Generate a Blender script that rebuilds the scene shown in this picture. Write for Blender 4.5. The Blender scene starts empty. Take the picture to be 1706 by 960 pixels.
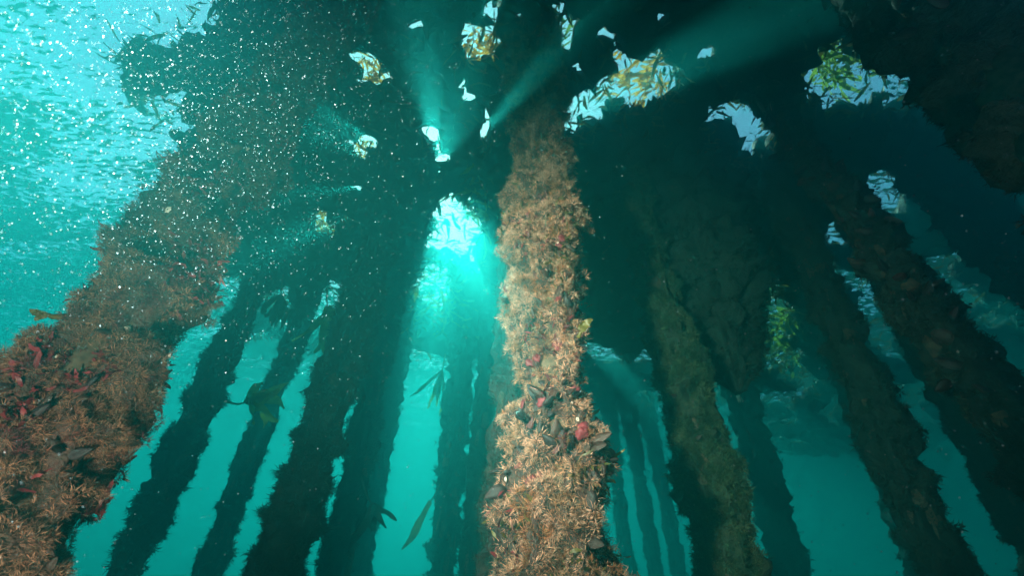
import bpy, bmesh, math, random
import numpy as np
from mathutils import Vector, Matrix
R = math.radians
scene = bpy.context.scene
col = scene.collection
random.seed(7)
rng = np.random.default_rng(7)

# ------------------------------------------------------------------ camera
F = 760.0                      # focal length in pixels of the 1706 px wide photograph
PITCH = R(39.5); ROLL = R(1.7)
CAM = np.array([0.0, 0.0, 4.0])          # 4 m above the sea bed, 5 m under the surface
fwd = np.array([0, math.cos(PITCH), math.sin(PITCH)])
rt0 = np.array([1.0, 0, 0]); up0 = np.array([0, -math.sin(PITCH), math.cos(PITCH)])
right = math.cos(ROLL)*rt0 + math.sin(ROLL)*up0
upv = -math.sin(ROLL)*rt0 + math.cos(ROLL)*up0
cam = bpy.data.cameras.new('camera'); camo = bpy.data.objects.new('camera', cam); col.objects.link(camo)
cam.sensor_width = 36; cam.lens = F/1706*36; cam.clip_start = 0.03; cam.clip_end = 500
m = Matrix.Identity(4)
for i in range(3):
    m[i][0] = right[i]; m[i][1] = upv[i]; m[i][2] = -fwd[i]; m[i][3] = CAM[i]
camo.matrix_world = m
scene.camera = camo
cam.dof.use_dof = True; cam.dof.focus_distance = 1.85; cam.dof.aperture_fstop = 2.5

def ray(px, py):
    d = fwd*F + right*(px-853) + upv*(480-py)
    return d/np.linalg.norm(d)
def at_dist(px, py, D):                 # point on that sight line at horizontal distance D
    d = ray(px, py); return CAM + d*(D/math.hypot(d[0], d[1]))
def at_z(px, py, z):
    d = ray(px, py); return CAM + d*((z-CAM[2])/d[2])
def project(P):
    q = P - CAM; z = q@fwd
    z = np.where(z < 0.05, 0.05, z)
    return 853 + F*(q@right)/z, 480 - F*(q@upv)/z, q@fwd

# ------------------------------------------------------------------ light
SUN = ray(730, 300)
sun_el = math.asin(SUN[2]); sun_az = math.atan2(SUN[0], SUN[1])      # azimuth from +Y, clockwise
w = bpy.data.worlds.new('World'); scene.world = w; w.use_nodes = True
nt = w.node_tree; bg = nt.nodes['Background']
sky = nt.nodes.new('ShaderNodeTexSky'); sky.sky_type = 'NISHITA'; sky.sun_disc = False
sky.sun_elevation = sun_el; sky.sun_rotation = sun_az
nt.links.new(sky.outputs[0], bg.inputs[0]); bg.inputs[1].default_value = 0.15
sl = bpy.data.lights.new('sun', 'SUN'); sl.energy = 5.0; sl.angle = R(2.5); sl.color = (1.0, 0.96, 0.82)   # ripples spread the disc
so = bpy.data.objects.new('sun', sl); col.objects.link(so)
so.rotation_euler = Vector(SUN).to_track_quat('Z', 'Y').to_euler()
so.location = (0, 0, 30)

# three spot lamps beside the camera standing in for the diver's two strobes: what lights the near pilings and the drifting specks
def strobe(name, loc, target, power, size, blend):
    l = bpy.data.lights.new(name, 'SPOT'); l.energy = power; l.spot_size = R(size); l.spot_blend = blend
    l.shadow_soft_size = 0.05; l.color = (1.0, 0.70, 0.54)
    o = bpy.data.objects.new(name, l); col.objects.link(o); o.location = Vector(loc)
    o.rotation_euler = (Vector(loc)-Vector(target)).to_track_quat('Z', 'Y').to_euler()
    return o
strobe('strobe', CAM + right*(-1.00) + upv*0.55 + fwd*0.20, at_dist(885, 560, 2.0), 1150, 68, 1.0)
strobe('strobe', CAM + right*(-0.70) - upv*0.45 - fwd*0.1, at_dist(180, 520, 2.0), 180, 88, 1.0)
strobe('strobe', CAM + right*0.85 + upv*-0.10 + fwd*0.05, at_dist(1380, 480, 2.8), 15, 112, 1.0)

scene.view_settings.view_transform = 'Standard'; scene.view_settings.look = 'None'
scene.view_settings.exposure = 1.1; scene.view_settings.gamma = 1
scene.view_settings.use_curve_mapping = False
cy = scene.cycles
cy.volume_bounces = 1; cy.max_bounces = 7; cy.diffuse_bounces = 1; cy.glossy_bounces = 2
cy.transparent_max_bounces = 12; cy.transmission_bounces = 2
cy.use_denoising = True; cy.sample_clamp_indirect = 3.0; cy.caustics_reflective = False; cy.caustics_refractive = False

# ------------------------------------------------------------------ helpers
def tag(o, label=None, cat=None, group=None, kind=None):
    if label: o['label'] = label
    if cat: o['category'] = cat
    if group: o['group'] = group
    if kind: o['kind'] = kind
    return o
def empty(name, loc):
    o = bpy.data.objects.new(name, None); col.objects.link(o); o.location = Vector(loc); o.empty_display_size = .2
    return o
def link(name, me, parent=None, loc=None):
    o = bpy.data.objects.new(name, me); col.objects.link(o)
    if parent is not None:
        o.parent = parent
    if loc is not None: o.location = Vector(loc)
    return o
def make_mesh(name, V, faces_by_size, mats, smooth=True, midx=None):
    """V (n,3); faces_by_size list of int arrays (m,k)."""
    me = bpy.data.meshes.new(name)
    V = np.asarray(V, dtype=np.float32)
    me.vertices.add(len(V)); me.vertices.foreach_set('co', V.ravel())
    loops = np.concatenate([f.ravel() for f in faces_by_size]).astype(np.int32)
    tot = np.concatenate([np.full(len(f), f.shape[1]) for f in faces_by_size]).astype(np.int32)
    start = np.concatenate([[0], np.cumsum(tot)[:-1]]).astype(np.int32)
    me.loops.add(len(loops)); me.loops.foreach_set('vertex_index', loops)
    me.polygons.add(len(tot)); me.polygons.foreach_set('loop_start', start)
    me.polygons.foreach_set('use_smooth', np.full(len(tot), smooth))
    for mm in (mats if isinstance(mats, (list, tuple)) else [mats]): me.materials.append(mm)
    if midx is not None: me.polygons.foreach_set('material_index', np.asarray(midx, dtype=np.int32))
    me.update(calc_edges=True); me.validate()
    return me

_perm = rng.permutation(4096); _val = rng.uniform(-1, 1, 4096)
def vnoise(P, seed=0):
    P = np.asarray(P, dtype=float) + seed*17.31
    i = np.floor(P).astype(int); f = P - i; u = f*f*f*(f*(f*6-15)+10)
    def h(x, y, z): return _val[_perm[(_perm[(_perm[x & 4095] + y) & 4095] + z) & 4095]]
    r = 0
    for dx in (0, 1):
        wx = u[..., 0] if dx else 1-u[..., 0]
        for dy in (0, 1):
            wy = u[..., 1] if dy else 1-u[..., 1]
            for dz in (0, 1):
                wz = u[..., 2] if dz else 1-u[..., 2]
                r = r + wx*wy*wz*h(i[..., 0]+dx, i[..., 1]+dy, i[..., 2]+dz)
    return r
def billow(P, seed=0): return 1-2.2*np.abs(vnoise(P, seed))   # rounded lumps when negated

# ------------------------------------------------------------------ materials
def new_mat(name):
    mt = bpy.data.materials.new(name); mt.use_nodes = True
    n = mt.node_tree; b = n.nodes['Principled BSDF']; b.inputs['Roughness'].default_value = .75
    return mt, n, b
def ramp(n, fac, stops, interp='LINEAR'):
    r = n.nodes.new('ShaderNodeValToRGB'); r.color_ramp.interpolation = interp
    e = r.color_ramp.elements
    while len(e) < len(stops): e.new(.5)
    for k, (p, c) in enumerate(stops): e[k].position = p; e[k].color = (*c, 1)
    n.links.new(fac, r.inputs[0]); return r.outputs[0]
def noise(n, scale, detail=3, vec=None, dist=0.0):
    t = n.nodes.new('ShaderNodeTexNoise'); t.inputs['Scale'].default_value = scale
    t.inputs['Detail'].default_value = detail; t.inputs['Distortion'].default_value = dist
    if vec is None:
        tc = n.nodes.new('ShaderNodeTexCoord'); vec = tc.outputs['Object']
    n.links.new(vec, t.inputs['Vector']); return t.outputs['Fac']
def mix(n, fac, a, b, mode='MIX'):
    x = n.nodes.new('ShaderNodeMix'); x.data_type = 'RGBA'; x.blend_type = mode
    if hasattr(fac, 'links'): n.links.new(fac, x.inputs[0])
    else: x.inputs[0].default_value = fac
    for s, v in ((6, a), (7, b)):
        if hasattr(v, 'links'): n.links.new(v, x.inputs[s])
        else: x.inputs[s].default_value = (*v, 1)
    return x.outputs[2]
def island(n):
    g = n.nodes.new('ShaderNodeNewGeometry'); return g.outputs['Random Per Island']

def crust_mat(name, patch, fine):
    mt, n, b = new_mat(name)
    c = ramp(n, noise(n, 7, 4, dist=.6), patch)
    c2 = ramp(n, noise(n, 38, 4), fine)
    n.links.new(mix(n, .55, c, c2), b.inputs['Base Color'])
    bp = n.nodes.new('ShaderNodeBump'); bp.inputs['Strength'].default_value = .9; bp.inputs['Distance'].default_value = .02
    n.links.new(noise(n, 55, 5), bp.inputs['Height']); n.links.new(bp.outputs[0], b.inputs['Normal'])
    b.inputs['Roughness'].default_value = .8
    return mt
M = {}
M['crust_brown'] = crust_mat('crust_brown',
    [(.3, (.02, .010, .008)), (.45, (.06, .03, .02)), (.55, (.07, .015, .015)), (.68, (.08, .05, .03))],
    [(.35, (.012, .008, .006)), (.6, (.05, .03, .02)), (.8, (.16, .09, .06))])
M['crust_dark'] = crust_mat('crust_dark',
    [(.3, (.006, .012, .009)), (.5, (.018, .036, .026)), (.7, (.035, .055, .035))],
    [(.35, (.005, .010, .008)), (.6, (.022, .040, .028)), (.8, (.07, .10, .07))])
M['crust_moss'] = crust_mat('crust_moss',  # moss tone; its green also stands in for red light lost in water
    [(.3, (.010, .018, .008)), (.5, (.02, .04, .015)), (.7, (.04, .06, .02))],
    [(.35, (.01, .015, .01)), (.6, (.04, .06, .03)), (.8, (.10, .13, .06))])

def turf_mat(name, patch, tr=.25):
    mt, n, b = new_mat(name)
    c = ramp(n, noise(n, 5.5, 3, dist=.8), patch)
    v = ramp(n, island(n), [(0, (.30, .30, .30)), (.6, (.9, .9, .9)), (1, (1.6, 1.5, 1.4))])
    c = mix(n, 1.0, c, v, 'MULTIPLY')
    n.links.new(c, b.inputs['Base Color']); b.inputs['Roughness'].default_value = .7
    t = n.nodes.new('ShaderNodeBsdfTranslucent'); n.links.new(c, t.inputs[0])
    ms = n.nodes.new('ShaderNodeMixShader'); ms.inputs[0].default_value = tr
    n.links.new(b.outputs[0], ms.inputs[1]); n.links.new(t.outputs[0], ms.inputs[2])
    n.links.new(ms.outputs[0], n.nodes['Material Output'].inputs[0])
    return mt
M['turf_tan'] = turf_mat('turf_tan', [(.30, (.22, .045, .025)), (.38, (.34, .17, .08)), (.46, (.60, .33, .21)), (.54, (.66, .38, .27)), (.60, (.38, .13, .04)), (.68, (.30, .16, .07)), (.76, (.22, .03, .03))])
M['turf_rust'] = turf_mat('turf_rust', [(.36, (.11, .012, .02)), (.44, (.22, .10, .06)), (.52, (.33, .17, .10)), (.60, (.22, .08, .05)), (.66, (.12, .012, .022))])
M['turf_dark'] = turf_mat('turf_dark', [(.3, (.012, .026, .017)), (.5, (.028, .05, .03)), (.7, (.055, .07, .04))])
M['turf_moss'] = turf_mat('turf_moss', [(.3, (.02, .05, .02)), (.5, (.06, .12, .05)), (.7, (.14, .17, .08))])  # mossy, greener to stand in for the water's loss of red light

def kelp_mat(name, a, b_, tr=.5):
    mt, n, b = new_mat(name)
    c = mix(n, island(n), a, b_)
    s = ramp(n, noise(n, 14, 3), [(.3, (.55, .55, .55)), (.7, (1.2, 1.2, 1.2))])
    c = mix(n, 1.0, c, s, 'MULTIPLY')
    n.links.new(c, b.inputs['Base Color']); b.inputs['Roughness'].default_value = .45
    t = n.nodes.new('ShaderNodeBsdfTranslucent'); n.links.new(c, t.inputs[0])
    ms = n.nodes.new('ShaderNodeMixShader'); ms.inputs[0].default_value = tr
    n.links.new(b.outputs[0], ms.inputs[1]); n.links.new(t.outputs[0], ms.inputs[2])
    n.links.new(ms.outputs[0], n.nodes['Material Output'].inputs[0])
    return mt
M['kelp'] = kelp_mat('kelp', (.10, .075, .015), (.20, .16, .03))
M['maroon'] = kelp_mat('maroon', (.14, .012, .022), (.26, .035, .045), .25)
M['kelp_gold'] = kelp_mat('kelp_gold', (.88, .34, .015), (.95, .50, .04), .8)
M['kelp_green'] = kelp_mat('kelp_green', (.20, .36, .05), (.40, .50, .10), .6)  # colour raised to stand in for backlight on shaded blades
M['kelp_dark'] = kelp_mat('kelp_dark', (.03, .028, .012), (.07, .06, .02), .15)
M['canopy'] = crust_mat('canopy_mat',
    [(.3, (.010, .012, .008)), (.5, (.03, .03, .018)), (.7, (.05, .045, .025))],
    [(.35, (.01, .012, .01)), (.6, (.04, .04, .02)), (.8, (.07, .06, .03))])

def shell_mat():
    mt, n, b = new_mat('mussel_shell')
    oi = n.nodes.new('ShaderNodeObjectInfo')
    c = ramp(n, oi.outputs['Random'], [(0, (.012, .010, .016)), (.5, (.03, .018, .015)), (.85, (.05, .028, .022)), (1, (.10, .025, .028))])
    wv = ramp(n, noise(n, 60, 4), [(.45, (.6, .6, .6)), (.7, (2.4, 2.0, 1.8))])
    n.links.new(mix(n, 1.0, c, wv, 'MULTIPLY'), b.inputs['Base Color']); b.inputs['Roughness'].default_value = .38
    bp = n.nodes.new('ShaderNodeBump'); bp.inputs['Strength'].default_value = .5; bp.inputs['Distance'].default_value = .004
    n.links.new(noise(n, 90, 3), bp.inputs['Height']); n.links.new(bp.outputs[0], b.inputs['Normal'])
    return mt
M['shell'] = shell_mat()
def plain(name, c, rough=.6, var=.4, scale=40):
    mt, n, b = new_mat(name)
    lo = tuple(x*(1-var) for x in c); hi = tuple(min(1, x*(1+var)) for x in c)
    n.links.new(ramp(n, noise(n, scale, 3), [(.35, lo), (.65, hi)]), b.inputs['Base Color'])
    b.inputs['Roughness'].default_value = rough; return mt
M['flesh'] = plain('mussel_flesh', (.75, .35, .30), .35)
M['pale'] = plain('barnacle_shell', (.62, .52, .44), .6)
M['crimson'] = plain('crimson_sponge', (.15, .012, .02), .7)
M['timber'] = plain('timber', (.12, .08, .05), .8)
mt_, n_m, b_m = new_mat('speck'); M['speck'] = mt_
n_m.links.new(ramp(n_m, island(n_m), [(0, (.02, .04, .05)), (.5, (.09, .17, .22)), (.9, (.22, .38, .50)), (1, (.45, .62, .72))]), b_m.inputs['Base Color'])

# ------------------------------------------------------------------ setting: sea bed, water surface
def grid_sheet(x0, x1, y0, y1, nx, ny, zf, mat, name):
    xs = np.linspace(x0, x1, nx); ys = np.linspace(y0, y1, ny)
    X, Y = np.meshgrid(xs, ys); Z = zf(X, Y)
    V = np.stack([X.ravel(), Y.ravel(), Z.ravel()], 1)
    a = (np.arange(ny-1)[:, None]*nx + np.arange(nx-1)[None]).ravel()
    return make_mesh(name, V, [np.stack([a, a+1, a+nx+1, a+nx], 1)], mat)
sand = plain('sand', (.16, .15, .11), .9, .5, 3)
bed = grid_sheet(-70, 70, -60, 80, 160, 160, lambda X, Y: .12*vnoise(np.stack([X*.5, Y*.5, X*0], -1)) + .05*vnoise(np.stack([X*1.7, Y*1.7, X*0], -1)), sand, 'sea_bed')
tag(link('sea_bed', bed), kind='structure')

SURF = 9.1
def surf_z(X, Y):
    a = R(-25)
    u = X*math.cos(a)+Y*math.sin(a); v = -X*math.sin(a)+Y*math.cos(a)
    return SURF + .05*vnoise(np.stack([u*.5, v*.9, X*0], -1), 3) + .025*vnoise(np.stack([u*1.6, v*3, X*0], -1), 5)
def water_surface_mat():
    mt = bpy.data.materials.new('water_surface'); mt.use_nodes = True; n = mt.node_tree
    n.nodes.remove(n.nodes['Principled BSDF'])
    tc = n.nodes.new('ShaderNodeTexCoord'); mp = n.nodes.new('ShaderNodeMapping'); mp.inputs['Rotation'].default_value = (0, 0, R(62))
    mp.inputs['Scale'].default_value = (1.0, 3.2, 1)
    n.links.new(tc.outputs['Object'], mp.inputs[0])
    f1 = noise(n, 6.5, 3, mp.outputs[0], .4)
    f2 = noise(n, .55, 2, mp.outputs[0])
    ad = n.nodes.new('ShaderNodeMath'); ad.operation = 'MULTIPLY_ADD'; n.links.new(f2, ad.inputs[0]); ad.inputs[1].default_value = .55
    n.links.new(f1, ad.inputs[2])
    geo = n.nodes.new('ShaderNodeNewGeometry')
    dt = n.nodes.new('ShaderNodeVectorMath'); dt.operation = 'DOT_PRODUCT'; n.links.new(geo.outputs['Incoming'], dt.inputs[0]); n.links.new(geo.outputs['Normal'], dt.inputs[1])
    ab = n.nodes.new('ShaderNodeMath'); ab.operation = 'ABSOLUTE'; n.links.new(dt.outputs['Value'], ab.inputs[0])
    # total internal reflection outside the window: ripples tilt the facet and so shift the limit (cosine 0.66 for water)
    sb = n.nodes.new('ShaderNodeMath'); sb.operation = 'MULTIPLY_ADD'; n.links.new(ad.outputs[0], sb.inputs[0]); sb.inputs[1].default_value = -1.1
    n.links.new(ab.outputs[0], sb.inputs[2])
    of = n.nodes.new('ShaderNodeMath'); of.operation = 'ADD'; of.inputs[1].default_value = .775*1.1 - .12; n.links.new(sb.outputs[0], of.inputs[0])
    fl = ramp(n, of.outputs[0], [(.44, (1, 1, 1)), (.52, (0, 0, 0))])
    tr = n.nodes.new('ShaderNodeBsdfTransparent'); tr.inputs[0].default_value = (.85, .97, .92, 1)
    gl = n.nodes.new('ShaderNodeBsdfGlossy'); gl.inputs['Roughness'].default_value = .12; gl.inputs[0].default_value = (.8, .9, .9, 1)
    bp = n.nodes.new('ShaderNodeBump'); bp.inputs['Distance'].default_value = .08; n.links.new(f1, bp.inputs['Height']); n.links.new(bp.outputs[0], gl.inputs['Normal'])
    ms = n.nodes.new('ShaderNodeMixShader'); n.links.new(fl, ms.inputs[0]); n.links.new(tr.outputs[0], ms.inputs[1]); n.links.new(gl.outputs[0], ms.inputs[2])
    n.links.new(ms.outputs[0], n.nodes['Material Output'].inputs[0]); return mt
ws = grid_sheet(-60, 60, -50, 70, 300, 300, surf_z, water_surface_mat(), 'water_surface')
tag(link('water', ws), kind='structure')

# the sea water itself, one closed box of even density
def box_mesh(name, lo, hi, mat):
    V = np.array([[x, y, z] for z in (lo[2], hi[2]) for y in (lo[1], hi[1]) for x in (lo[0], hi[0])])
    Fq = np.array([[0, 2, 3, 1], [4, 5, 7, 6], [0, 1, 5, 4], [2, 6, 7, 3], [0, 4, 6, 2], [1, 3, 7, 5]])
    return make_mesh(name, V, [Fq], mat, smooth=False)
hm = bpy.data.materials.new('sea_water'); hm.use_nodes = True; n = hm.node_tree
n.nodes.remove(n.nodes['Principled BSDF'])
pv = n.nodes.new('ShaderNodeVolumePrincipled')
pv.inputs['Color'].default_value = (0.02, 0.37, 0.385, 1)
pv.inputs['Absorption Color'].default_value = (0, .38, .38, 1)
pv.inputs['Density'].default_value = 0.255
pv.inputs['Anisotropy'].default_value = 0.72
n.links.new(pv.outputs[0], n.nodes['Material Output'].inputs['Volume'])
tag(link('haze', box_mesh('haze', (-75, -65, -1.5), (75, 85, 9.7), hm)), kind='stuff')

# ------------------------------------------------------------------ growth generators
def frame_for(Nn):
    a = np.where(np.abs(Nn[:, 2:3]) < .9, [[0, 0, 1.]], [[1., 0, 0]])
    t = np.cross(Nn, a); t /= np.linalg.norm(t, axis=1, keepdims=True)
    return t, np.cross(Nn, t)
def hairs(P, Nn, per, length, width, spread=1.0, root=.008, droop=.0, lift=0.):
    """tufts of curved tapering filaments: each one quad + one triangle."""
    n_ = len(P)*per
    P = P + Nn*(length*lift*rng.uniform(-.4, 1, len(P)))[:, None]
    Pr = np.repeat(P, per, 0); Nr = np.repeat(Nn, per, 0)
    t, b = frame_for(Nr)
    a = rng.uniform(0, 2*np.pi, n_); s = spread*np.sqrt(rng.uniform(0, 1, n_))
    D = Nr + (t*np.cos(a)[:, None] + b*np.sin(a)[:, None])*s[:, None]
    D /= np.linalg.norm(D, axis=1, keepdims=True)
    L = length*np.repeat(rng.uniform(.55, 1.25, len(P)), per)*rng.uniform(.5, 1.1, n_)
    base = Pr + (t*np.cos(a)[:, None] + b*np.sin(a)[:, None])*(s*root)[:, None] - Nr*length*.1
    bend = rng.normal(0, .8, (n_, 3)); bend[:, 2] -= droop
    D2 = D + bend; D2 /= np.linalg.norm(D2, axis=1, keepdims=True)
    mid = base + D*(L*.5)[:, None]; tip = mid + D2*(L*.55)[:, None]
    sd = np.cross(D, rng.normal(0, 1, (n_, 3))); sd /= np.linalg.norm(sd, axis=1, keepdims=True)
    wv = (width*rng.uniform(.6, 1.3, n_))[:, None]*.5
    V = np.stack([base-sd*wv, base+sd*wv, mid+sd*wv*.8, mid-sd*wv*.8, tip], 1).reshape(-1, 3)
    k = np.arange(n_)*5
    return V, np.stack([k, k+1, k+2, k+3], 1), np.stack([k+3, k+2, k+4], 1)
def ribbon_set(P, D, L, W, seg, wav, nrm=None, curl=.3, droop=.2):
    """kelp blades: P roots, D directions; seg rows of two vertices, ruffled."""
    n_ = len(P)
    D = D/np.linalg.norm(D, axis=1, keepdims=True)
    side = np.cross(D, rng.normal(0, 1, (n_, 3)) if nrm is None else nrm); side /= np.linalg.norm(side, axis=1, keepdims=True)
    cur = P.copy(); rows = []
    turn = rng.normal(0, curl, (n_, 3)); turn[:, 2] -= droop
    ph = rng.uniform(0, 6.28, n_)
    for i in range(seg+1):
        u = i/seg
        wd = W*np.clip(math.sin(math.pi*min(.97, u*.9+.08))**.7, .08, 1)
        nn = np.cross(D, side)
        off = nn*(wav*W*np.sin(ph+u*9))[:, None]
        rows.append(np.stack([cur-side*(wd/2)[:, None]+off, cur-off*.4, cur+side*(wd/2)[:, None]+nn*(wav*W*np.sin(ph*1.7+u*11))[:, None]], 1))
        cur = cur + D*(L/seg)[:, None]
        D = D + turn/seg + rng.normal(0, .08, (n_, 3)); D /= np.linalg.norm(D, axis=1, keepdims=True)
        side = side - D*np.sum(side*D, 1, keepdims=True); side /= np.linalg.norm(side, axis=1, keepdims=True)
    V = np.stack(rows, 1)                      # n, seg+1, 3, 3
    base = np.arange(n_)[:, None, None]*(seg+1)*3
    r = np.arange(seg)[None, :, None]*3; c = np.arange(2)[None, None, :]
    q = (base+r+c).ravel()
    return V.reshape(-1, 3), np.stack([q, q+1, q+4, q+3], 1)

class Pile:
    """a vertical (slightly leaning) encrusted piling; axis through two measured points"""
    def __init__(s, P1, P2, rad, z0=-.3, z1=9.3, lump=.35, flare=0., seed=0, seg=64, dz=.045, f1=3.2, f2=8., taper=0.):
        d = (P2-P1)/(P2[2]-P1[2]); s.B = P1 + d*(z0-P1[2]); s.d = d; s.z0 = z0; s.z1 = z1
        s.rad = rad; s.lump = lump; s.flare = flare; s.seed = seed; s.seg = seg
        s.rows = int((z1-z0)/dz); s.f1 = f1; s.f2 = f2; s.taper = taper
    def radius(s, th, z):
        q = np.stack([np.cos(th)*s.rad, np.sin(th)*s.rad, z-s.z0], -1)
        l1 = 1-2*np.abs(vnoise(q*s.f1, s.seed)); l2 = 1-2*np.abs(vnoise(q*s.f2, s.seed+3)); l3 = vnoise(q*22, s.seed+5)
        low = vnoise(q*np.array([.6, .6, 1.1]), s.seed+9)
        r = s.rad*(.90 + s.lump*(.26*(l1-.5) + .34*(l2-.5) + .15*l3 + .15*low))
        t = np.clip((z-7.1)/1.7, 0, 1)
        r = r*(1+s.flare*t*t)
        if s.taper: r = r*np.clip((z-s.z0)/s.taper, .02, 1)**.55
        return r
    def axis(s, z): return s.B + s.d*(z-s.z0)[..., None]
    def site(s, px, py, *_):
        c0 = s.axis(np.array([CAM[2]]))[0]; D = math.hypot(c0[0], c0[1]) - s.rad*.9
        q = at_dist(px, py, D)
        for _k in range(4):
            c = s.axis(np.array([q[2]]))[0]; d = ray(px, py); h = np.array([d[0], d[1]])/math.hypot(d[0], d[1])
            w_ = c[:2]; tm = w_@h; off = math.sqrt(max(1e-4, s.rad**2-max(0, (w_@w_)-tm*tm)))
            q = at_dist(px, py, tm-off)
        return math.atan2(q[1]-c[1], q[0]-c[0]), float(q[2])
    def point(s, th, z):
        r = s.radius(th, z); c = s.axis(z)
        return c + np.stack([np.cos(th)*r, np.sin(th)*r, np.zeros_like(r)], -1)
    def normal(s, th, z):
        e = .02
        a = s.point(th+e, z)-s.point(th-e, z); b = s.point(th, z+e)-s.point(th, z-e)
        N_ = np.cross(a, b); return N_/np.linalg.norm(N_, axis=-1, keepdims=True)
    def crust(s, mat):
        th = np.linspace(0, 2*np.pi, s.seg, endpoint=False); z = np.linspace(s.z0, s.z1, s.rows)
        T, Z = np.meshgrid(th, z); V = s.point(T, Z).reshape(-1, 3) - s.B
        i = np.arange(s.rows-1)[:, None]*s.seg; j = np.arange(s.seg)[None]
        j2 = (j+1) % s.seg
        fq = np.stack([(i+j).ravel(), (i+j2).ravel(), (i+s.seg+j2).ravel(), (i+s.seg+j).ravel()], 1)
        V = np.concatenate([V, [s.axis(np.array([s.z0]))[0]-s.B, s.axis(np.array([s.z1]))[0]-s.B]])
        k = len(V)-2; jj = np.arange(s.seg)
        t1 = np.stack([(jj+1) % s.seg, jj, np.full(s.seg, k)], 1)
        t2 = np.stack([(s.rows-1)*s.seg+jj, (s.rows-1)*s.seg+(jj+1) % s.seg, np.full(s.seg, k+1)], 1)
        return make_mesh('crust', V, [fq, np.concatenate([t1, t2])], mat)
    def sample(s, n_, zlo, zhi, face=None, width=1.4):
        """random surface sites; with face, thinned out on the side turned away from that point"""
        th = rng.uniform(0, 2*np.pi, n_)
        if face is not None:
            c = s.axis(np.array([(zlo+zhi)/2]))[0]; f0 = math.atan2(face[1]-c[1], face[0]-c[0])
            k = rng.uniform(0, 1, n_) < .82
            th = np.where(k, f0 + rng.uniform(-width, width, n_), th)
        return th, rng.uniform(zlo, zhi, n_)

# one mussel mesh family: teardrop valves, ridged, a gap between them; the open one shows its flesh
def mussel_mesh(name, gap, seedv):
    r_ = np.random.default_rng(seedv); Vs = []; Fs = []; mi = []; o = 0
    nu, nv = 12, 8
    for sgn in (1, -1):
        u = np.linspace(0, 1, nu)[:, None]; v = np.linspace(-1, 1, nv)[None]
        half = .68*np.sin(np.pi*np.clip(u*.93+.035, 0, 1)**.72)**.8*(.85+.1*r_.uniform())
        x = u*2.0 + 0*v; y = half*v + .22*u*u; z = sgn*(.42*half*np.sqrt(np.clip(1-v*v, 0, 1))*1.25 + gap*u*.5 + .012)
        V = np.stack([x, y, z], -1).reshape(-1, 3); Vs.append(V)
        a = (np.arange(nu-1)[:, None]*nv + np.arange(nv-1)[None]).ravel() + o
        q = np.stack([a, a+1, a+nv+1, a+nv], 1) if sgn < 0 else np.stack([a, a+nv, a+nv+1, a+1], 1)
        Fs.append(q); mi += [0]*len(q); o += len(V)
    if gap > .1:
        u = np.linspace(.2, .93, 8)[:, None]; v = np.linspace(-1, 1, 6)[None]
        h = .38*np.sin(np.pi*u**.8); V = np.stack([u*2+0*v, h*v+.22*u*u, .03*np.sin(v*7+u*9)+0*u], -1).reshape(-1, 3)
        a = (np.arange(7)[:, None]*6 + np.arange(5)[None]).ravel() + o
        q = np.stack([a, a+1, a+7, a+6], 1); Vs.append(V); Fs.append(q); mi += [1]*len(q)
    me = make_mesh(name, np.concatenate(Vs)*.5, [np.concatenate(Fs)], [M['shell'], M['flesh']], True, mi)
    return me
MUS = [mussel_mesh('mussel', g, k) for k, g in enumerate((0, 0, .02, .05, .05, .3))]
def barnacle_mesh():
    a = np.linspace(0, 2*np.pi, 12, endpoint=False)
    V = []
    for r, z in ((1, 0), (.72, .55), (.45, .9), (.33, .86), (.25, .45)):
        k = 1+.12*np.cos(a*6); V.append(np.stack([np.cos(a)*r*k, np.sin(a)*r*k, np.full(12, z)], 1))
    V = np.concatenate(V); i = np.arange(4)[:, None]*12; j = np.arange(12)[None]
    q = np.stack([(i+j).ravel(), (i+(j+1) % 12).ravel(), (i+12+(j+1) % 12).ravel(), (i+12+j).ravel()], 1)
    return make_mesh('barnacle', V, [q], M['pale'])
BARN = barnacle_mesh()
def sponge_mesh(k):
    bm = bmesh.new(); bmesh.ops.create_icosphere(bm, subdivisions=3, radius=1)
    P = np.array([v.co[:] for v in bm.verts]); nz = vnoise(P*1.6, k) + .5*vnoise(P*4, k+2)
    for v, s in zip(bm.verts, nz): v.co *= 1+.45*s
    for f in bm.faces: f.smooth = True
    me = bpy.data.meshes.new('sponge'); bm.to_mesh(me); bm.free(); me.materials.append(M['crimson']); return me
SPG = [sponge_mesh(k) for k in range(3)]

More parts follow.
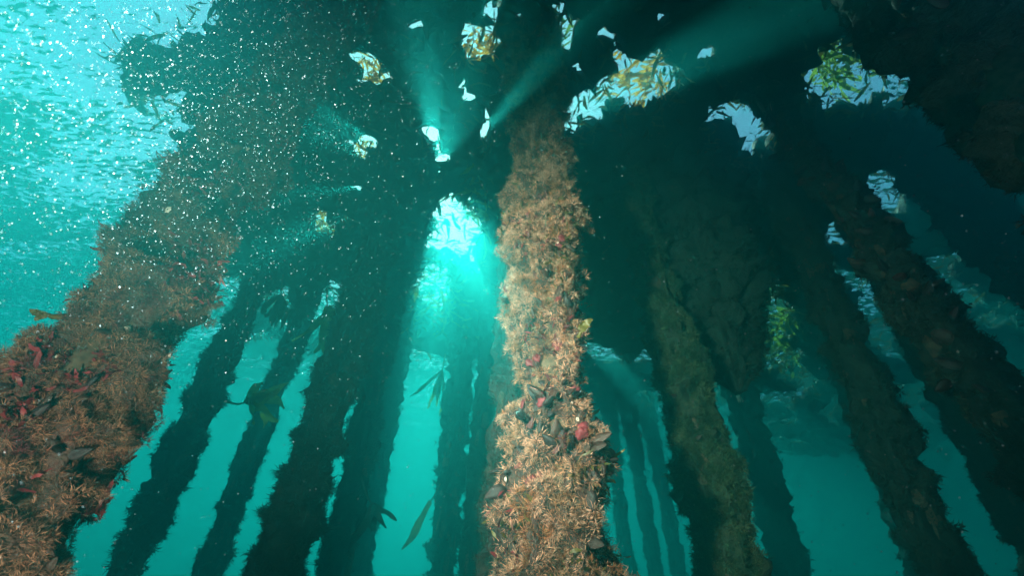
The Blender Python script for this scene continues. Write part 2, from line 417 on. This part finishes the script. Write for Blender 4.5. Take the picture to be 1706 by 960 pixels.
def orient(Nn, spin, tilt):
    z = Vector(Nn); q = z.to_track_quat('X', 'Z').to_matrix()
    t = Matrix.Rotation(spin, 3, 'X') @ Matrix.Rotation(tilt, 3, 'Y')
    return q @ t
def put(parent, name, me, loc, rot, scale):
    o = link(name, me, parent); o.matrix_local = Matrix.Translation(Vector(loc)) @ rot.to_4x4() @ Matrix.Diagonal((*scale, 1))
    return o
CAMV = CAM
def attach(pile, root, name, meshes, n_, zlo, zhi, size, sink=.3, flat=False, tiltr=1.1, clusters=None, bare=None):
    th, z = pile.sample(n_, zlo, zhi, CAMV, 1.35)
    if clusters:
        k = rng.integers(0, clusters, n_); ct, cz = pile.sample(clusters, zlo, zhi, CAMV, 1.2)
        th = ct[k] + rng.normal(0, .30, n_); z = cz[k] + rng.normal(0, .09, n_)
    if bare:
        sites = [pile.site(*b) for b in bare]; wt = np.array([b[2]**2 for b in bare]); k = rng.choice(len(bare), n_, p=wt/wt.sum())
        rr = np.array([b[2] for b in bare])[k]*np.sqrt(rng.uniform(0, 1, n_)); aa = rng.uniform(0, 6.28, n_)
        th = np.array([t_[0] for t_ in sites])[k] + rr*np.cos(aa)/pile.rad; z = np.array([t_[1] for t_ in sites])[k] + rr*np.sin(aa)
    P = pile.point(th, z) - pile.B; Nn = pile.normal(th, z)
    for i in range(n_):
        s = size*random.uniform(.65, 1.25)
        if flat:
            rot = Vector(Nn[i]).to_track_quat('Z', 'X').to_matrix() @ Matrix.Rotation(random.uniform(0, 6.28), 3, 'Z')
            put(root, name, random.choice(meshes), P[i]-Nn[i]*s*sink, rot, (s, s*random.uniform(.7, 1), s*random.uniform(.35, .8)))
        else:
            rot = orient(Nn[i], random.uniform(0, 6.28), random.uniform(.45, 1.25))
            put(root, name, random.choice(meshes), P[i]-Nn[i]*s*sink, rot, (s, s, s))

def build_pile(name_label, px1, px2, D, wpx, crust, turf, group, tufts, per, hl, hw, lump=.9, flare=.5, seed=0,
               zlo=3.0, zhi=9.0, D2=None, z0=-.2, z1=9.2, fine=True, lift=0., spread=1.25, gap=-.38, droop=0., wide=1.9, f1=3.2, f2=8., taper=0., core=True, bare=None):
    P1 = at_dist(*px1, D); P2 = at_dist(*px2, D2 or D)
    dep = float((P1-CAM)@fwd); rad = wpx*dep/F/2
    p = Pile(P1, P2, rad, z0, z1, lump, flare, seed, 88 if fine else 44, .035 if fine else .06, f1, f2)
    p.taper = taper
    root = tag(empty('encrusted_piling', p.B), name_label, 'piling', group)
    link('growth_crust', p.crust(crust), root)
    # bare timber core, seen only where it stands above the growth
    a = np.linspace(0, 2*np.pi, 20, endpoint=False); zz = np.array([z0, z1+.1])
    ring = [p.axis(np.array([z_]))[0]-p.B + np.stack([np.cos(a)*rad*.62, np.sin(a)*rad*.62, 0*a], 1) for z_ in zz]
    V = np.concatenate(ring); j = np.arange(20)
    q = np.stack([j, (j+1) % 20, 20+(j+1) % 20, 20+j], 1)
    if core: link('timber_post', make_mesh('timber_post', V, [q, np.stack([j[1:-1]*0+20, 20+j[1:-1], 21+j[1:-1]], 1)], M['timber']), root)
    th, z = p.sample(tufts, zlo, zhi, CAMV, wide)
    keep = vnoise(np.stack([np.cos(th)*rad*7, np.sin(th)*rad*7, z*7], -1), seed+20) > gap
    th, z = th[keep], z[keep]
    if bare:
        sites = [p.site(*b) for b in bare];
        dm = np.min([np.hypot((((th-t0+np.pi) % (2*np.pi))-np.pi)*rad, z-zc)/r0 for (t0, zc), (_, _, r0) in zip(sites, bare)], 0)
        k2 = (dm > 1) | (rng.uniform(0, 1, len(th)) < .3); th, z = th[k2], z[k2]
    P = p.point(th, z)-p.B; Nn = p.normal(th, z)
    if turf is not None:
        V, q, t = hairs(P, Nn, per, hl, hw, spread, hl*.25, droop, lift)
        tag(link('hydroid_turf', make_mesh('turf', V, [q, t], turf, False), root), kind='stuff')
    return p, root

# ------------------------------------------------------------------ the pilings
near = 'pilings lit by the diver strobe'
BARE_B = [(890, 695, .10), (955, 720, .11), (1000, 745, .10), (930, 670, .08), (870, 600, .08), (925, 575, .05), (905, 640, .05), (860, 790, .08), (850, 485, .06), (940, 640, .06), (900, 320, .09), (925, 410, .05), (985, 900, .07), (1015, 880, .07), (870, 530, .05), (945, 500, .05), (985, 800, .07), (850, 880, .03), (965, 560, .05), (900, 450, .06)]
BARE_A = [(180, 560, .07), (60, 640, .10), (250, 470, .07), (120, 760, .08), (330, 360, .06), (40, 830, .09), (240, 600, .05), (300, 430, .05), (150, 650, .05), (390, 330, .06), (90, 900, .07)]
G = 'dark pilings standing in rows under the canopy'
pB, rB = build_pile('thick tan-furred piling with mussels, strobe-lit in the middle foreground', (935, 880), (893, 150), 2.0, 175,
                    M['crust_brown'], M['turf_tan'], near, 22000, 20, .032, .0020, lump=1.35, flare=.15, seed=1, zlo=3.6, wide=1.75, f2=10, lift=.8, spread=1.9, gap=-2, bare=BARE_B)
pA, rA = build_pile('thick rust-brown hairy piling leaning across the left side of the picture', (95, 700), (402, 262), 1.95, 200,
                    M['crust_brown'], M['turf_rust'], near, 28000, 20, .026, .0014, lump=1.2, lift=.6, spread=1.7, gap=-.6, bare=[(x, y, r*.5) for x, y, r in BARE_A], flare=.35, seed=2, zlo=3.4, wide=1.9, f2=7)
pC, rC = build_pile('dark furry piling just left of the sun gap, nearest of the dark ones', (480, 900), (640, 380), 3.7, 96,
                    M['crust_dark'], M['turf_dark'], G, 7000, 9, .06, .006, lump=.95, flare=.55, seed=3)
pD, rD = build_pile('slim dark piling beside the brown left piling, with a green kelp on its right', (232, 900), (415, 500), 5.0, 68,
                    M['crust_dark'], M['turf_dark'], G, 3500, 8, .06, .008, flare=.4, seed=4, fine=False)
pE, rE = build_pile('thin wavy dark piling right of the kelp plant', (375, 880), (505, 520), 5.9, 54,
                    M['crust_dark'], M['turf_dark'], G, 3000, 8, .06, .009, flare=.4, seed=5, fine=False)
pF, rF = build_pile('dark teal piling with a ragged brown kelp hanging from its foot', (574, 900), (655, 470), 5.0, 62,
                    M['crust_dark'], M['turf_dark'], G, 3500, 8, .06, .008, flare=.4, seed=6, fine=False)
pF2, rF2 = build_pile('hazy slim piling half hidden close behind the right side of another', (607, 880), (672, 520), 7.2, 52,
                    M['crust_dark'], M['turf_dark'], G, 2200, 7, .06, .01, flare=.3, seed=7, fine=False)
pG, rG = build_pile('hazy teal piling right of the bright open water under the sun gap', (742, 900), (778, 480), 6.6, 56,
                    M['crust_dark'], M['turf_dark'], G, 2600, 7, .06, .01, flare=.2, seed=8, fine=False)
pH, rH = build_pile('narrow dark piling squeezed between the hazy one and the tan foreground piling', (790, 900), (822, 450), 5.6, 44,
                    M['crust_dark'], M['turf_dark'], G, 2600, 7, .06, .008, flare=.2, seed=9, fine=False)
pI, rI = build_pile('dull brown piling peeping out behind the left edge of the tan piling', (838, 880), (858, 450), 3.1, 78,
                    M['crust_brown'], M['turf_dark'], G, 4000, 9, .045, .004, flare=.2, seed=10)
pJ, rJ = build_pile('mossy green piling dimly lit, right of the tan foreground piling', (1200, 880), (1035, 250), 3.6, 96,
                    M['crust_moss'], M['turf_moss'], G, 13000, 12, .05, .005, flare=.35, seed=11, lump=1.0)
pM, rM = build_pile('black scalloped piling slanting down the right from between two surface gaps', (1590, 590), (1330, 235), 3.3, 92,
                    M['crust_dark'], M['turf_dark'], G, 6000, 8, .04, .006, flare=.25, seed=12, lump=1.2, f2=7)
pN, rN = build_pile('massive mussel-covered piling filling the upper right corner', (1745, 190), (1500, -20), 1.75, 215,
                    M['crust_dark'], M['turf_dark'], G, 5000, 8, .03, .004, flare=.2, seed=13, lump=1.1, f2=7)
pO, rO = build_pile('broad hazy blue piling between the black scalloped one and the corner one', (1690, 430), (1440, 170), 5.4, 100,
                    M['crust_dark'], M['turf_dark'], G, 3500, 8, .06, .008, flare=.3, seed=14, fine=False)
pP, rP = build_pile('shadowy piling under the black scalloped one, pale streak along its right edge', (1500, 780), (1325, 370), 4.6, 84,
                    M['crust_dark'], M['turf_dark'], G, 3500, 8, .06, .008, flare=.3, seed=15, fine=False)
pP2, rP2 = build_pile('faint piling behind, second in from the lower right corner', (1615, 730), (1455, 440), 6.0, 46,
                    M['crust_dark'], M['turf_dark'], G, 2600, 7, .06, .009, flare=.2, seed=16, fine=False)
far = 'faint far pilings'
farl = ['faintest thin far piling touching the right edge of the tan one', 'second far thin piling, in the middle of three faint ones',
        'third far thin piling, nearest the mossy green one']
for k, (x1, x2) in enumerate(((1040, 1008), (1083, 1040), (1122, 1070))):
    build_pile(farl[k], (x1, 900), (x2, 640), 9.5+k*.6, 26, M['crust_dark'], M['turf_dark'], far, 1200, 6, .07, .014, seed=20+k, fine=False)
build_pile('broad faint added piling darkening the blue haze right of the mossy one', (1300, 900), (1225, 620), 8.0, 62, M['crust_dark'], M['turf_dark'], far, 1200, 6, .07, .014, seed=31, fine=False)  # added to put soft shading left of the glow
build_pile('faint added piling darkening the right side of the blue glow at lower right', (1520, 900), (1420, 640), 8.0, 58, M['crust_dark'], M['turf_dark'], far, 1200, 6, .07, .014, seed=32, fine=False)  # added so the glow shades off towards the right
# bulky dark mass added where there is only shade under the canopy
zL = float(at_dist(1225, 655, 4.3)[2])
pL, rL = build_pile('bulky black mass standing in for deep shade under the canopy right of centre', (1195, 520), (1110, 200), 4.3, 185,
                    M['crust_dark'], M['turf_dark'], None, 4000, 8, .06, .008, flare=.5, seed=17, fine=False, z0=zL, zlo=zL+.1, taper=1.3, core=False)
rL.name = 'shade_mass'; rL['category'] = 'shade stand-in'

# life on the near pilings
def frill(pile, root, name, n_, zlo, zhi, L, W, mat, seedn, thr):
    th, z = pile.sample(n_, zlo, zhi, CAMV, 1.8)
    k = vnoise(np.stack([np.cos(th)*pile.rad*6, np.sin(th)*pile.rad*6, z*6], -1), seedn) > thr
    th, z = th[k], z[k]; P = pile.point(th, z)-pile.B; Nn = pile.normal(th, z)
    Vb, Qb = ribbon_set(P, Nn+rng.normal(0, .6, P.shape), rng.uniform(.5, 1.3, len(P))*L, rng.uniform(.6, 1.3, len(P))*W, 4, .3, curl=.9, droop=.3)
    tag(link(name, make_mesh(name, Vb, [Qb], mat), root), kind='stuff')
frill(pA, rA, 'red_seaweed', 9000, 3.4, 7.5, .045, .012, M['maroon'], 61, .18)
frill(pB, rB, 'red_seaweed', 6000, 3.6, 7.5, .040, .011, M['maroon'], 62, .30)
frill(pB, rB, 'brown_seaweed', 4000, 3.6, 9.0, .055, .014, M['kelp'], 63, .25)
V_, q_, t_ = hairs(*(lambda a: (pB.point(*a)-pB.B, pB.normal(*a)))(pB.sample(16000, 3.6, 9, CAMV, 1.8)), 9, .018, .0018, 1.5)
tag(link('fine_fuzz', make_mesh('fuzz', V_, [q_, t_], M['turf_rust'], False), rB), kind='stuff')
attach(pB, rB, 'mussel', MUS, 100, 4.0, 7.2, .072, .0, bare=BARE_B)
attach(pB, rB, 'barnacle', [BARN], 36, 4.0, 7.0, .009, -.6, True, bare=BARE_B)
attach(pB, rB, 'sponge', SPG, 30, 4.0, 6.8, .028, -.1, True, bare=BARE_B)
attach(pA, rA, 'mussel', MUS, 34, 3.6, 6.6, .05, .1, bare=BARE_A)
attach(pA, rA, 'barnacle', [BARN], 30, 3.6, 6.8, .012, -1.2, True)
attach(pN, rN, 'mussel', MUS, 100, 5.5, 8.7, .065, -.1, clusters=30)
attach(pM, rM, 'mussel', MUS, 90, 5.0, 8.9, .10, .1)
attach(pJ, rJ, 'mussel', MUS, 30, 4.0, 6.5, .05, .2)

# ------------------------------------------------------------------ canopy of floating kelp
holes = [(612, 115, 26, 34), (690, 40, 16, 10), (800, 78, 30, 26), (933, 50, 18, 50), (988, 178, 22, 28), (952, 205, 12, 32), (735, 268, 12, 18), (776, 168, 12, 16), (812, 215, 7, 20), (962, 120, 10, 14), (820, 20, 10, 16), (1110, 30, 12, 8), (1010, 60, 8, 8), (560, 30, 8, 8), (870, 30, 9, 9), (688, 85, 8, 6),
         (1065, 128, 50, 50), (1185, 98, 12, 12), (1232, 215, 55, 42), (1262, 262, 30, 16), (1385, 118, 50, 46), (1450, 138, 62, 28), (1500, 175, 25, 14),
         (722, 232, 14, 24), (608, 243, 22, 16), (600, 318, 16, 5), (542, 372, 18, 30), (590, 362, 16, 10), (744, 346, 26, 26), (772, 385, 32, 42), (732, 402, 18, 22), (790, 322, 10, 9),
         (722, 480, 30, 36), (765, 145, 6, 8), (1300, 118, 5, 6), (1205, 132, 7, 7), (1296, 535, 22, 50), (1495, 325, 10, 10), (405, 485, 40, 34), (478, 520, 18, 34), (540, 520, 26, 44),
         (545, 495, 15, 20), (475, 480, 10, 10), (632, 470, 8, 28), (1680, 60, 30, 30), (1600, 5, 20, 6)]
edge = [at_z(*p, 8.75)[:2] for p in [(420, -30), (300, 60), (232, 100), (240, 175), (330, 170), (345, 235), (300, 300), (330, 430), (400, 540), (500, 575), (640, 580), (750, 590), (800, 590)]]
poly = np.array(edge + [(0.2, 9.3), (2.2, 10.6), (3.2, 9.3), (5.2, 9.1), (6.4, 12.5), (12.0, 12.5), (12.0, 4.0), (6.8, 3.2), (4.6, 2.0), (3.75, 1.4), (3.3, .5)] + [(3.0, -1), (3, -5.0), (-1.5, -6.0), (-2.2, -1.0)])  # far right edge shaped for how it lights the water below
def inside(X, Y, pg):
    r = np.zeros(X.shape, bool); j = len(pg)-1
    for i in range(len(pg)):
        xi, yi = pg[i]; xj, yj = pg[j]
        c = ((yi > Y) != (yj > Y)) & (X < (xj-xi)*(Y-yi)/(yj-yi+1e-12)+xi)
        r ^= c; j = i
    return r
def hole_field(X, Y, zc=8.75):
    """smallest normalised distance to a gap; below 1 is open"""
    P = np.stack([X, Y, np.full(X.shape, zc)], -1)
    px, py, dp = project(P); f = np.full(X.shape, 9.0)
    for hx, hy, a, b in holes:
        f = np.minimum(f, np.where(dp > .1, np.sqrt(((px-hx)/a)**2+((py-hy)/b)**2), 9))
    return f
cs = .055
xs = np.arange(-6, 16, cs); ys = np.arange(-7.2, 15, cs)
CX, CY = np.meshgrid(xs, ys)
warp = .35*vnoise(np.stack([CX*1.3, CY*1.3, CX*0], -1), 31); warp2 = .35*vnoise(np.stack([CX*1.3, CY*1.3, CX*0], -1), 32)
nz_ = vnoise(np.stack([CX*6, CY*6, CX*0], -1), 33)*.35 + vnoise(np.stack([CX*2.3, CY*2.3, CX*0], -1), 34)*.25 + vnoise(np.stack([CX*13, CY*13, CX*0], -1), 35)*.3
rag = vnoise(np.stack([CX*5, CY*5, CX*0], -1), 36)*.22; rag2 = vnoise(np.stack([CX*5, CY*5, CX*0], -1), 37)*.22
cell = inside(CX+warp*.6+rag, CY+warp2*.6+rag2, poly) & (hole_field(CX, CY) + nz_ > 1.12)
porous = (CX > .6) & (CY > 7.2) | (CX > 4.3)  # small gaps added here to let dim light into the water
pv_ = vnoise(np.stack([CX*1.9, CY*1.9, CX*0], -1), 51) + .4*vnoise(np.stack([CX*5, CY*5, CX*0], -1), 52)
cell &= ~(porous & (pv_ > np.where(CX > 4.3, -.02, .33)))
print('porosity', float((pv_ > .36).mean()))
ny, nx = cell.shape
vid = -np.ones((ny+1, nx+1), int)
used = np.zeros((ny+1, nx+1), bool)
used[:-1, :-1] |= cell; used[1:, :-1] |= cell; used[:-1, 1:] |= cell; used[1:, 1:] |= cell
vid[used] = np.arange(used.sum()); nv = used.sum()
gy, gx = np.nonzero(used)
vx = xs[0]+(gx-.5)*cs; vy = ys[0]+(gy-.5)*cs
q3 = np.stack([vx, vy, vx*0], -1)
jx = vnoise(q3*9, 41)*.06+vnoise(q3*21, 47)*.035; jy = vnoise(q3*9, 42)*.06+vnoise(q3*21, 48)*.035
interior = np.zeros((ny+1, nx+1), int)
interior[:-1, :-1] += cell; interior[1:, :-1] += cell; interior[:-1, 1:] += cell; interior[1:, 1:] += cell
rim = (interior[used] < 4)
zb = 8.70 - .16*(1-2*np.abs(vnoise(q3*2.6, 43))) - .07*(1-2*np.abs(vnoise(q3*7, 44))) - .10*vnoise(q3*.7, 45)
zt = 8.93 + .03*vnoise(q3*3, 46)
zb = np.where(rim, np.maximum(zb, 8.78), zb); zt = np.where(rim, 8.86, zt)
V = np.concatenate([np.stack([vx+jx, vy+jy, zb], 1), np.stack([vx+jx, vy+jy, zt], 1)])
iy, ix = np.nonzero(cell)
a, b, c, d = vid[iy, ix], vid[iy, ix+1], vid[iy+1, ix+1], vid[iy+1, ix]
faces = [np.stack([a, d, c, b], 1), np.stack([a, b, c, d], 1)+nv]
pad = np.pad(cell, 1)
def side(mask, p, q): faces.append(np.stack([p[mask], q[mask], q[mask]+nv, p[mask]+nv], 1))
side(~pad[iy, ix+1], a, b); side(~pad[iy+1, ix+2], b, c); side(~pad[iy+2, ix+1], c, d); side(~pad[iy+1, ix], d, a)
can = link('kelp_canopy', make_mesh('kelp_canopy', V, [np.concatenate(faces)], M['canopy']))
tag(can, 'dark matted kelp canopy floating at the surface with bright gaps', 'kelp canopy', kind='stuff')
# loose blades: a fringe round every gap, a thinner scatter over the underside
bx = rng.uniform(-6, 9, 90000); by = rng.uniform(-1, 12, 90000)
hf = hole_field(bx, by); ins = inside(bx, by, poly)
edged = np.zeros(len(bx)); 
keep = ins & (((hf > .93) & (hf < 1.45) & (rng.uniform(0, 1, len(bx)) < .8)) | ((hf >= 1.45) & (rng.uniform(0, 1, len(bx)) < .09)))
# outer rim of the mat
rimk = inside(bx, by, poly) ^ inside(bx+rng.normal(0, .12, len(bx)), by+rng.normal(0, .12, len(bx)), poly)
keep |= rimk & (hf > 1)
bx, by = bx[keep], by[keep]; n_ = len(bx)
D = np.stack([rng.normal(0, 1, n_), rng.normal(0, 1, n_), rng.normal(-.25, .35, n_)], 1)
Vb, Qb = ribbon_set(np.stack([bx, by, rng.uniform(8.55, 8.85, n_)], 1), D, rng.uniform(.08, .26, n_), rng.uniform(.015, .04, n_), 4, .2, curl=.5, droop=.3)
fr = link('kelp_fringe', make_mesh('kelp_fringe', Vb, [Qb], M['kelp']))
tag(fr, 'small brown kelp blades fringing the gaps of the canopy', 'kelp', kind='stuff')

# sunlit golden kelp hanging in single gaps of the canopy
def gold(label, px, py, sx, sy, n_, mat, zc=8.95, L=.3, W=.05):
    c = at_z(px, py, zc); root = tag(empty('kelp_plant', c), label, 'kelp', 'sunlit kelp plants hanging in the canopy gaps')
    qx = px + rng.normal(0, sx, n_); qy = py + rng.normal(0, sy, n_)
    P = np.array([at_z(x, y, zc+rng.uniform(-.12, .18)) for x, y in zip(qx, qy)]) - c
    D = np.stack([rng.normal(0, 1, n_), rng.normal(0, 1, n_), rng.normal(-.5, .5, n_)], 1)
    for i in range(n_):
        Vb, Qb = ribbon_set(P[i:i+1], D[i:i+1], rng.uniform(.4, 1.2, 1)*L, rng.uniform(.5, 1.2, 1)*W, 7, .25, curl=.6, droop=.3)
        link('blade', make_mesh('blade', Vb, [Qb], mat), root)
    # gas floats on short stalks
    for i in range(max(5, n_//8)):
        bm = bmesh.new(); bmesh.ops.create_uvsphere(bm, u_segments=8, v_segments=6, radius=random.uniform(.008, .016))
        bmesh.ops.scale(bm, verts=bm.verts, vec=(1, 1, 1.6))
        me = bpy.data.meshes.new('gas_float'); bm.to_mesh(me); bm.free(); me.materials.append(mat)
        link('gas_float', me, root, P[rng.integers(0, n_)]+rng.normal(0, .02, 3))
gold('golden kelp glowing in the upper left gap beside a white flare', 622, 125, 22, 24, 99, M['kelp_gold'], L=.2, W=.034)
gold('amber kelp lying in the gap left of the top of the tan piling', 803, 78, 24, 20, 99, M['kelp_gold'], L=.2, W=.036)
gold('wide sheaf of golden kelp streaming in the gap right of the tan piling', 1065, 130, 30, 30, 99, M['kelp_gold'], L=.3, W=.045)
gold('yellow-green kelp in the gap touching the black scalloped piling', 1385, 105, 26, 26, 95, M['kelp_green'], L=.28, W=.05)
gold('small golden kelp in the lower left gap among the pilings', 540, 365, 12, 18, 60, M['kelp_gold'], L=.22, W=.05)
gold('narrow kelp strands in the top gap right of the tan piling', 935, 40, 12, 30, 50, M['kelp_green'], L=.2, W=.03)
gold('few gold leaves around the light flare under the upper left gap', 612, 245, 14, 12, 45, M['kelp_gold'], L=.2, W=.03)
gold('pale kelp fringe hanging below the big sun gap', 722, 505, 28, 30, 70, M['kelp_green'], zc=8.4, L=.35, W=.05)
gold('green kelp curtain standing in for a cone of light beside the black mass', 1298, 545, 12, 34, 60, M['kelp_green'], zc=8.9, L=.5, W=.09)  # blades put in where a green shaft of light falls
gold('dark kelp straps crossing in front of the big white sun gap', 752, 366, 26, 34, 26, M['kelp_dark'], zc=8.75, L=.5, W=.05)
gold('kelp leaves at the right rim of the big sun gap', 795, 345, 10, 26, 40, M['kelp_green'], zc=8.5, L=.25, W=.04)

# ------------------------------------------------------------------ single kelp plants on the pilings
def frond(label, px, py, D_, dirs, L, W, mat, stipe=.15, nb=5, spread=.5, dr=.3):
    c = at_dist(px, py, D_); root = tag(empty('kelp_frond', c), label, 'kelp')
    d = Vector(right*dirs[0]+upv*dirs[1]-fwd*.15).normalized()
    st = np.array(d)*stipe
    a = np.linspace(0, 2*np.pi, 8, endpoint=False); t, b = frame_for(np.array([d])); 
    ring = [np.array(d)*stipe*u - np.array([0, 0, .03])*math.sin(u*3)*stipe*4 + (t*np.cos(a)[:, None]+b*np.sin(a)[:, None])*r for u, r in ((-.5, .011), (.0, .010), (.5, .009), (1, .007))]
    V = np.concatenate(ring); i = np.arange(3)[:, None]*8; j = np.arange(8)[None]
    q = np.stack([(i+j).ravel(), (i+(j+1) % 8).ravel(), (i+8+(j+1) % 8).ravel(), (i+8+j).ravel()], 1)
    link('stipe', make_mesh('stipe', V, [q], mat), root)
    for k in range(nb):
        dd = np.array(d) + rng.normal(0, spread, 3)
        Vb, Qb = ribbon_set(st[None], dd[None], np.array([L*random.uniform(.7, 1.15)]), np.array([W*random.uniform(.7, 1.2)]), 16, .22, nrm=-fwd[None]+rng.normal(0, .3, (1, 3)), curl=.8, droop=dr)
        link('blade', make_mesh('blade', Vb, [Qb], mat), root)
    return root
frond('bright green kelp with broad blades on the slim piling beside the brown one', 385, 672, 4.6, (1, .1), .34, .10, M['kelp_green'], nb=9, spread=.65)
frond('ragged dark kelp hanging from the dark teal piling at bottom centre left', 608, 815, 4.7, (.45, -.8), .36, .065, M['kelp_dark'], nb=6, spread=.5, dr=.9)
frond('single olive kelp blade hanging over open water left of the hazy piling', 728, 818, 6.2, (-.5, -.8), .62, .11, M['kelp'], nb=1, spread=.1, dr=.6)
frond('long pale kelp blades trailing between the thin wavy piling and the furry dark one', 545, 490, 4.9, (.1, -1), .65, .12, M['kelp_green'], nb=5, spread=.25, dr=.6)
frond('drooping kelp straps beside the top of the thin wavy piling', 470, 470, 4.9, (0, -1), .5, .07, M['kelp'], nb=6, spread=.3, dr=.6)
frond('little green seaweed sprig on the left edge of the brown piling', 98, 528, 1.9, (-.9, .2), .05, .018, M['kelp'], stipe=.03, nb=4, spread=.35)
frond('amber kelp blade lying against the middle of the tan piling', 965, 560, 1.72, (.3, .9), .07, .035, M['kelp'], stipe=.02, nb=2, spread=.2)
frond('thin kelp strands hanging left of the hazy teal piling', 740, 600, 6.3, (-.2, -1), .7, .07, M['kelp_green'], nb=5, spread=.2, dr=.6)
frond('dark leafy kelp clump on the left side of the dark teal piling', 560, 880, 4.8, (-.6, .3), .28, .09, M['kelp_dark'], nb=5, spread=.5)

# ------------------------------------------------------------------ drifting specks caught by the strobes
def specks(n_, pick, rlo, rhi, dlo, dhi):
    out = []
    while len(out) < n_:
        x, y = random.uniform(-40, 1746), random.uniform(-40, 1000)
        if random.random() > pick(x, y): continue
        d = random.uniform(dlo**2, dhi**2)**.5
        out.append((CAM + ray(x, y)*d, random.uniform(rlo, rhi)*d*random.choice((1, 1, 1, 1.5))))
    return out
def ul(x, y): return max(.02, math.exp(-((x-250)**2/330**2+(y-180)**2/260**2)))
S = specks(7000, ul, .0002, .0007, .35, 1.8) + specks(260, ul, .0007, .0011, .22, .45) + specks(2200, lambda x, y: .9 if y < 900 else .5, .0002, .0007, .4, 1.5) + specks(500, lambda x, y: .9 if x > 950 else .1, .0005, .0012, .4, 1.2)
ico = bmesh.new(); bmesh.ops.create_icosphere(ico, subdivisions=1, radius=1)
iv = np.array([v.co[:] for v in ico.verts]); itf = np.array([[v.index for v in f.verts] for f in ico.faces]); ico.free()
V = []; T = []
for k, (p, r) in enumerate(S):
    V.append(iv*r*rng.uniform(.7, 1.3, (1, 3)) + p); T.append(itf + k*len(iv))
sp = link('drifting_specks', make_mesh('drifting_specks', np.concatenate(V), [np.concatenate(T)], M['speck']))
tag(sp, 'pale specks of plankton drifting in the water near the lens', 'plankton', kind='stuff')
